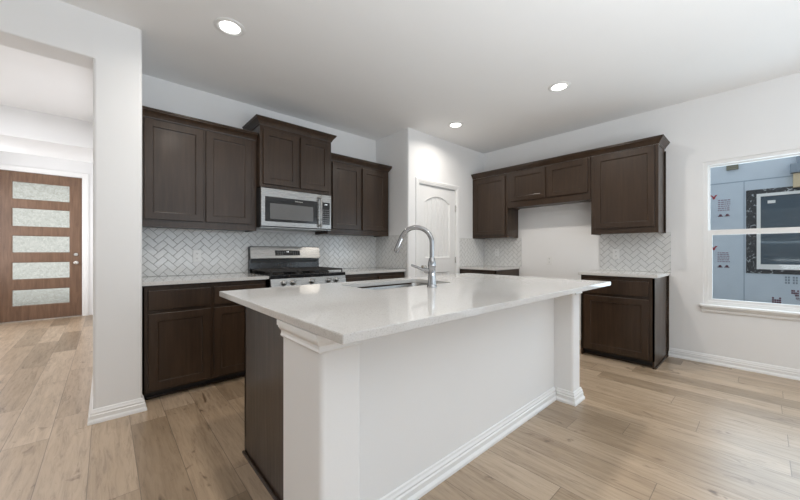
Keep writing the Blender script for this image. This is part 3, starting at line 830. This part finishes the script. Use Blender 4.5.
# ------------------------------------------------------------------ microwave
MW, MH, MD = 0.785, 0.402, 0.40
mw = thing('microwave', 'stainless over the range microwave under the raised cabinet', 'microwave', (1.138, YR - 0.004, 1.385))
part('body', M['slot'], mw, (0, MW, -MD + 0.02, -0.001, 0.006, MH - 0.002))
md = part('door', M['steel'], mw, (0.0, MW * 0.835, -MD - 0.012, -MD + 0.019, 0.012, MH - 0.004), bev=0.005)
fy_ = -MD - 0.012
part('door_glass', M['bglass'], md, (MW * 0.05, MW * 0.775, fy_ - 0.0022, fy_ - 0.0003, 0.062, MH - 0.09))
part('viewing_window', M['wglass'], md, (MW * 0.11, MW * 0.71, fy_ - 0.0036, fy_ - 0.0024, 0.088, MH - 0.155))
bm = bmesh.new(); hxm = MW * 0.812
tube(bm, [(hxm, fy_ - 0.030, 0.03), (hxm, fy_ - 0.042, 0.08), (hxm, fy_ - 0.044, 0.2), (hxm, fy_ - 0.042, 0.33), (hxm, fy_ - 0.030, 0.375)], 0.0115, 14)
for z in (0.055, 0.352): tube(bm, [(hxm, fy_ - 0.036, z), (hxm, fy_ - 0.0005, z)], 0.009, 10)
link('door_handle', bm, M['steelv'], md, True)
text_part('logo', 'Whirlpool', 0.020, M['nickel'], md, (MW * 0.50, fy_ - 0.0030, MH - 0.115), (R(90), 0, 0), 0.0004)
part('control_housing', M['steel'], mw, (MW * 0.838, MW, -MD - 0.012, -MD + 0.019, 0.012, MH - 0.004), bev=0.005)
cpn = part('control_panel', M['bglass'], mw, (MW * 0.852, MW * 0.972, fy_ - 0.0022, fy_ - 0.0003, 0.062, MH - 0.09))
bm = bmesh.new()
for r_ in range(7):
    for c_ in range(3):
        x = MW * 0.864 + c_ * 0.027; z = 0.078 + r_ * 0.024
        box(bm, x, x + 0.017, fy_ - 0.0032, fy_ - 0.0024, z, z + 0.008)
link('button_print', bm, M['key'], cpn)
text_part('clock_digits', '0:00', 0.019, M['digit'], cpn, (MW * 0.912, fy_ - 0.003, MH - 0.115), (R(90), 0, 0), 0.0004)
part('vent_grille', M['steel'], mw, (0.0, MW, -MD - 0.004, -0.02, 0.0, 0.0055))

# ------------------------------------------------------------------ outlets
def outlet(label, loc, rz, switch=False):
    o = thing('outlet', label, 'outlet', loc, rz, 'wall outlets')
    bm = bmesh.new(); box(bm, -0.036, 0.036, -0.006, 0.0, -0.058, 0.058, 0.003, 2); link('cover_plate', bm, M['white'], o)
    for z in (-0.024, 0.024):
        bm = bmesh.new(); prism(bm, [(x, y) for x, y in rrect(-0.016, 0.016, -0.014, 0.014, 0.008, 4)], 0.0062, 0.0085)
        bmesh.ops.rotate(bm, verts=bm.verts, cent=(0, 0, 0), matrix=Matrix.Rotation(R(90), 3, 'X'))
        bmesh.ops.translate(bm, verts=bm.verts, vec=(0, 0, z))
        s = link('socket', bm, M['white'], o)
        bm = bmesh.new()
        for x in (-0.006, 0.005): box(bm, x - 0.001, x + 0.0015, -0.0092, -0.0086, z - 0.002, z + 0.007)
        cyl(bm, (0, -0.0092, z - 0.0075), 0.0022, 0.0006, 'y', 10)
        link('slot', bm, M['slot'], s)
    return o
outlet('white outlet set in the herringbone tile left of the range', (0.665, YR - 0.0105, 1.10), 0)
outlet('white outlet in the herringbone tile of the corner by the pantry', (XW - 0.0105, 2.80, 1.13), R(-90))
outlet('white outlet low on the bare wall of the refrigerator space', (XW - 0.0005, 1.985, 1.02), R(-90))
outlet('white outlet in the herringbone tile above the cabinet nearest the window', (XW - 0.0105, 1.185, 1.115), R(-90))

# ------------------------------------------------------------------ recessed ceiling lights
bm = bmesh.new(); lathe(bm, [(0.066, -0.0005), (0.100, -0.0005), (0.100, -0.004), (0.092, -0.008), (0.078, -0.010), (0.068, -0.004)], (0, 0, 0), 40)
ring_me = None
added_lamps = [(0.655, 1.31)]
lamps = [('round white recessed ceiling light nearest the wall end and hall', 0.655, 2.535), ('round white recessed ceiling light between island and window', 3.262, 1.318), ('round white recessed ceiling light in front of the pantry door', 3.275, 2.590)]
rt = thing('recessed_light', lamps[0][0], 'ceiling light', (lamps[0][1], lamps[0][2], HC), 0, 'recessed ceiling lights')
r_ = link('trim_ring', bm, M['white'], rt, True)
bm = bmesh.new(); lathe(bm, [(0.0665, -0.0005), (0.0665, -0.004), (0.05, -0.0055), (0.001, -0.006)], (0, 0, 0), 40)
l_ = link('lens', bm, M['lens'], rt, True)
def lamp_light(x, y, parent, k=1.0):
    l = bpy.data.lights.new('lamp', 'AREA'); l.shape = 'DISK'; l.size = 0.13; l.energy = LAMP_POWER * k; l.color = (1.0, 0.935, 0.85); l.spread = R(156)
    o = bpy.data.objects.new('lamp', l); COL.objects.link(o); o.parent = parent; o.location = (0, 0, -0.014)
lamp_light(0, 0, rt, 0.5)
for lab, x, y in lamps[1:]:
    c_ = rt.copy(); COL.objects.link(c_); c_.location = (x, y, HC); c_['label'] = lab
    for ch in (r_, l_):
        q = ch.copy(); COL.objects.link(q); q.parent = c_
    lamp_light(0, 0, c_, 0.6 if y > 2 else 1.0)

# unseen extra light, added above the frame to brighten the left aisle
for x, y in added_lamps:
    c_ = rt.copy(); COL.objects.link(c_); c_.location = (x, y, HC); c_['label'] = 'unseen recessed ceiling light added as fill above the camera side of the island'
    for ch in (r_, l_):
        q = ch.copy(); COL.objects.link(q); q.parent = c_
    lamp_light(0, 0, c_, 0.8)
# ------------------------------------------------------------------ outside
o = sbox('ground', M['soil'], (4.9, 14, -8, 10, -0.5, -0.3)); 
sbox('ground_porch', M['porch'], (-4, 3, YD + 0.16, 12, -0.15, -0.03))
sbox('ground_porch_roof', M['porch'], (-4, 3, YD + 0.16, 10.6, 2.75, 2.9))
XN = 7.6
nh = thing('neighbour_house', 'unfinished neighbouring house wrapped in printed blue foam board seen through the window', 'house', (XN, 0, -0.3))
zf = 0.3
def nb(*b): return (b[0], b[1], b[2], b[3], b[4] + zf, b[5] + zf)
part('wall_sheathing', M['foam'], nh, nb(0, 0.2, -6, 6, -0.3, 3.6))
part('board_seam', M['seam'], nh, nb(-0.003, 0.0, -6, 6, 2.262, 2.278))
part('board_seam', M['seam'], nh, nb(-0.003, 0.0, 0.195, 0.205, -0.3, 2.26))
part('board_seam', M['seam'], nh, nb(-0.003, 0.0, 1.41, 1.42, -0.3, 2.26))
bm = bmesh.new()
for b in ((-0.006, 0, 0.062, 0.178, 0.80, 2.115), (-0.006, 0, -1.35, 0.062, 2.045, 2.115), (-0.006, 0, -1.35, 0.062, 0.80, 0.868)): box(bm, *nb(*b))
link('flashing_tape', bm, M['tape'], nh)
bm = bmesh.new(); ring_plate(bm, [(-1.25, 0.868 + zf), (0.064, 0.868 + zf), (0.064, 2.042 + zf), (-1.25, 2.042 + zf)], [[(-1.20, 0.945 + zf), (0.022, 0.945 + zf), (0.022, 1.998 + zf), (-1.20, 1.998 + zf)]], -0.03, 0.04, yz)
nw = link('window_frame', bm, M['vinyl'], nh)
part('meeting_rail', M['vinyl'], nw, nb(-0.02, 0.02, -1.19, 0.012, 1.44, 1.495))
part('window_pane', M['nglass'], nw, nb(-0.012, -0.004, -1.20, 0.022, 0.945, 1.998))
part('window_sticker', M['white'], nw, nb(-0.016, -0.0125, -0.13, -0.05, 1.885, 1.93))
part('eave_board', M['tan'], nh, nb(-0.10, 0.0, -1.6, -0.30, 2.09, 2.29))
part('eave_fascia', M['slate'], nh, nb(-0.14, 0.0, -1.6, -0.272, 2.30, 2.43))
part('corner_board', M['slate'], nh, nb(-0.05, 0.0, -0.42, -0.335, 2.43, 3.0))
part('wall_vent', M['ventm'], nh, nb(-0.03, 0.0, 0.262, 0.40, 2.475, 2.565), bev=0.004)
rp = random.Random(5)
M['redtext'] = plain('faded_red_print', (0.30, 0.22, 0.28), 0.6)
def block(yl, yr, zt, zb, rows):
    bm = bmesh.new(); h = (zt - zb) / rows
    for i in range(rows):
        y = yl
        while y > yr + 0.01:
            wd = rp.uniform(0.012, 0.035); e = max(yr, y - wd)
            box(bm, *nb(-0.004, 0, e, y, zt - i * h - h * 0.45, zt - i * h)); y = e - 0.009
    link('printed_text', bm, M['redtext'], nh)
block(0.50, 0.355, 2.0, 1.80, 6); block(0.505, 0.36, 1.13, 0.955, 6)
for y, z in ((0.47, 1.745), (0.39, 1.745), (0.475, 0.90), (0.395, 0.90)):
    bm = bmesh.new(); cyl(bm, (-0.004, y, z + zf), 0.02, 0.004, 'x', 6); box(bm, *nb(-0.004, 0, y - 0.03, y + 0.03, z - 0.022, z - 0.010))
    link('printed_mark', bm, M['maroon'], nh)
for zc_ in (2.06, 1.205):
    bm = bmesh.new()
    for pts_ in ([(0.60, zc_ + 0.03), (0.575, zc_ + 0.03), (0.545, zc_ - 0.005), (0.57, zc_ - 0.005)], [(0.53, zc_ + 0.03), (0.505, zc_ + 0.03), (0.53, zc_ - 0.005), (0.555, zc_ - 0.005)], [(0.57, zc_ - 0.005), (0.53, zc_ - 0.005), (0.54, zc_ - 0.04), (0.56, zc_ - 0.04)]):
        vs = [bm.verts.new((-0.004, p, q + zf)) for p, q in pts_]; f = bm.faces.new(vs)
        ex = bmesh.ops.extrude_face_region(bm, geom=[f]); bmesh.ops.translate(bm, verts=[g for g in ex['geom'] if isinstance(g, bmesh.types.BMVert)], vec=(0.0035, 0, 0))
    link('printed_logo', bm, M['red'], nh)
for ya, yb, za, zb in ((-0.095, -0.19, 0.445, 0.35), (-0.285, -0.36, 0.57, 0.47), (-0.33, -0.365, 0.46, 0.42)):
    bm = bmesh.new()
    for i in range(4):
        for j in range(3):
            if rp.random() < 0.8:
                dy, dz = (yb - ya) / 4, (zb - za) / 3
                box(bm, *nb(-0.004, 0, ya + dy * i, ya + dy * (i + 0.85), za + dz * j, za + dz * (j + 0.75)))
    link('printed_label', bm, M['maroon'], nh)
for ya in (-0.225, -0.30, -0.37):
    bm = bmesh.new()
    for y in (ya, ya - 0.028):
        for z in (0.66, 0.70, 0.74): box(bm, *nb(-0.004, 0, y - 0.018, y, z, z + 0.028))
    link('printed_code', bm, M['greyp'], nh)
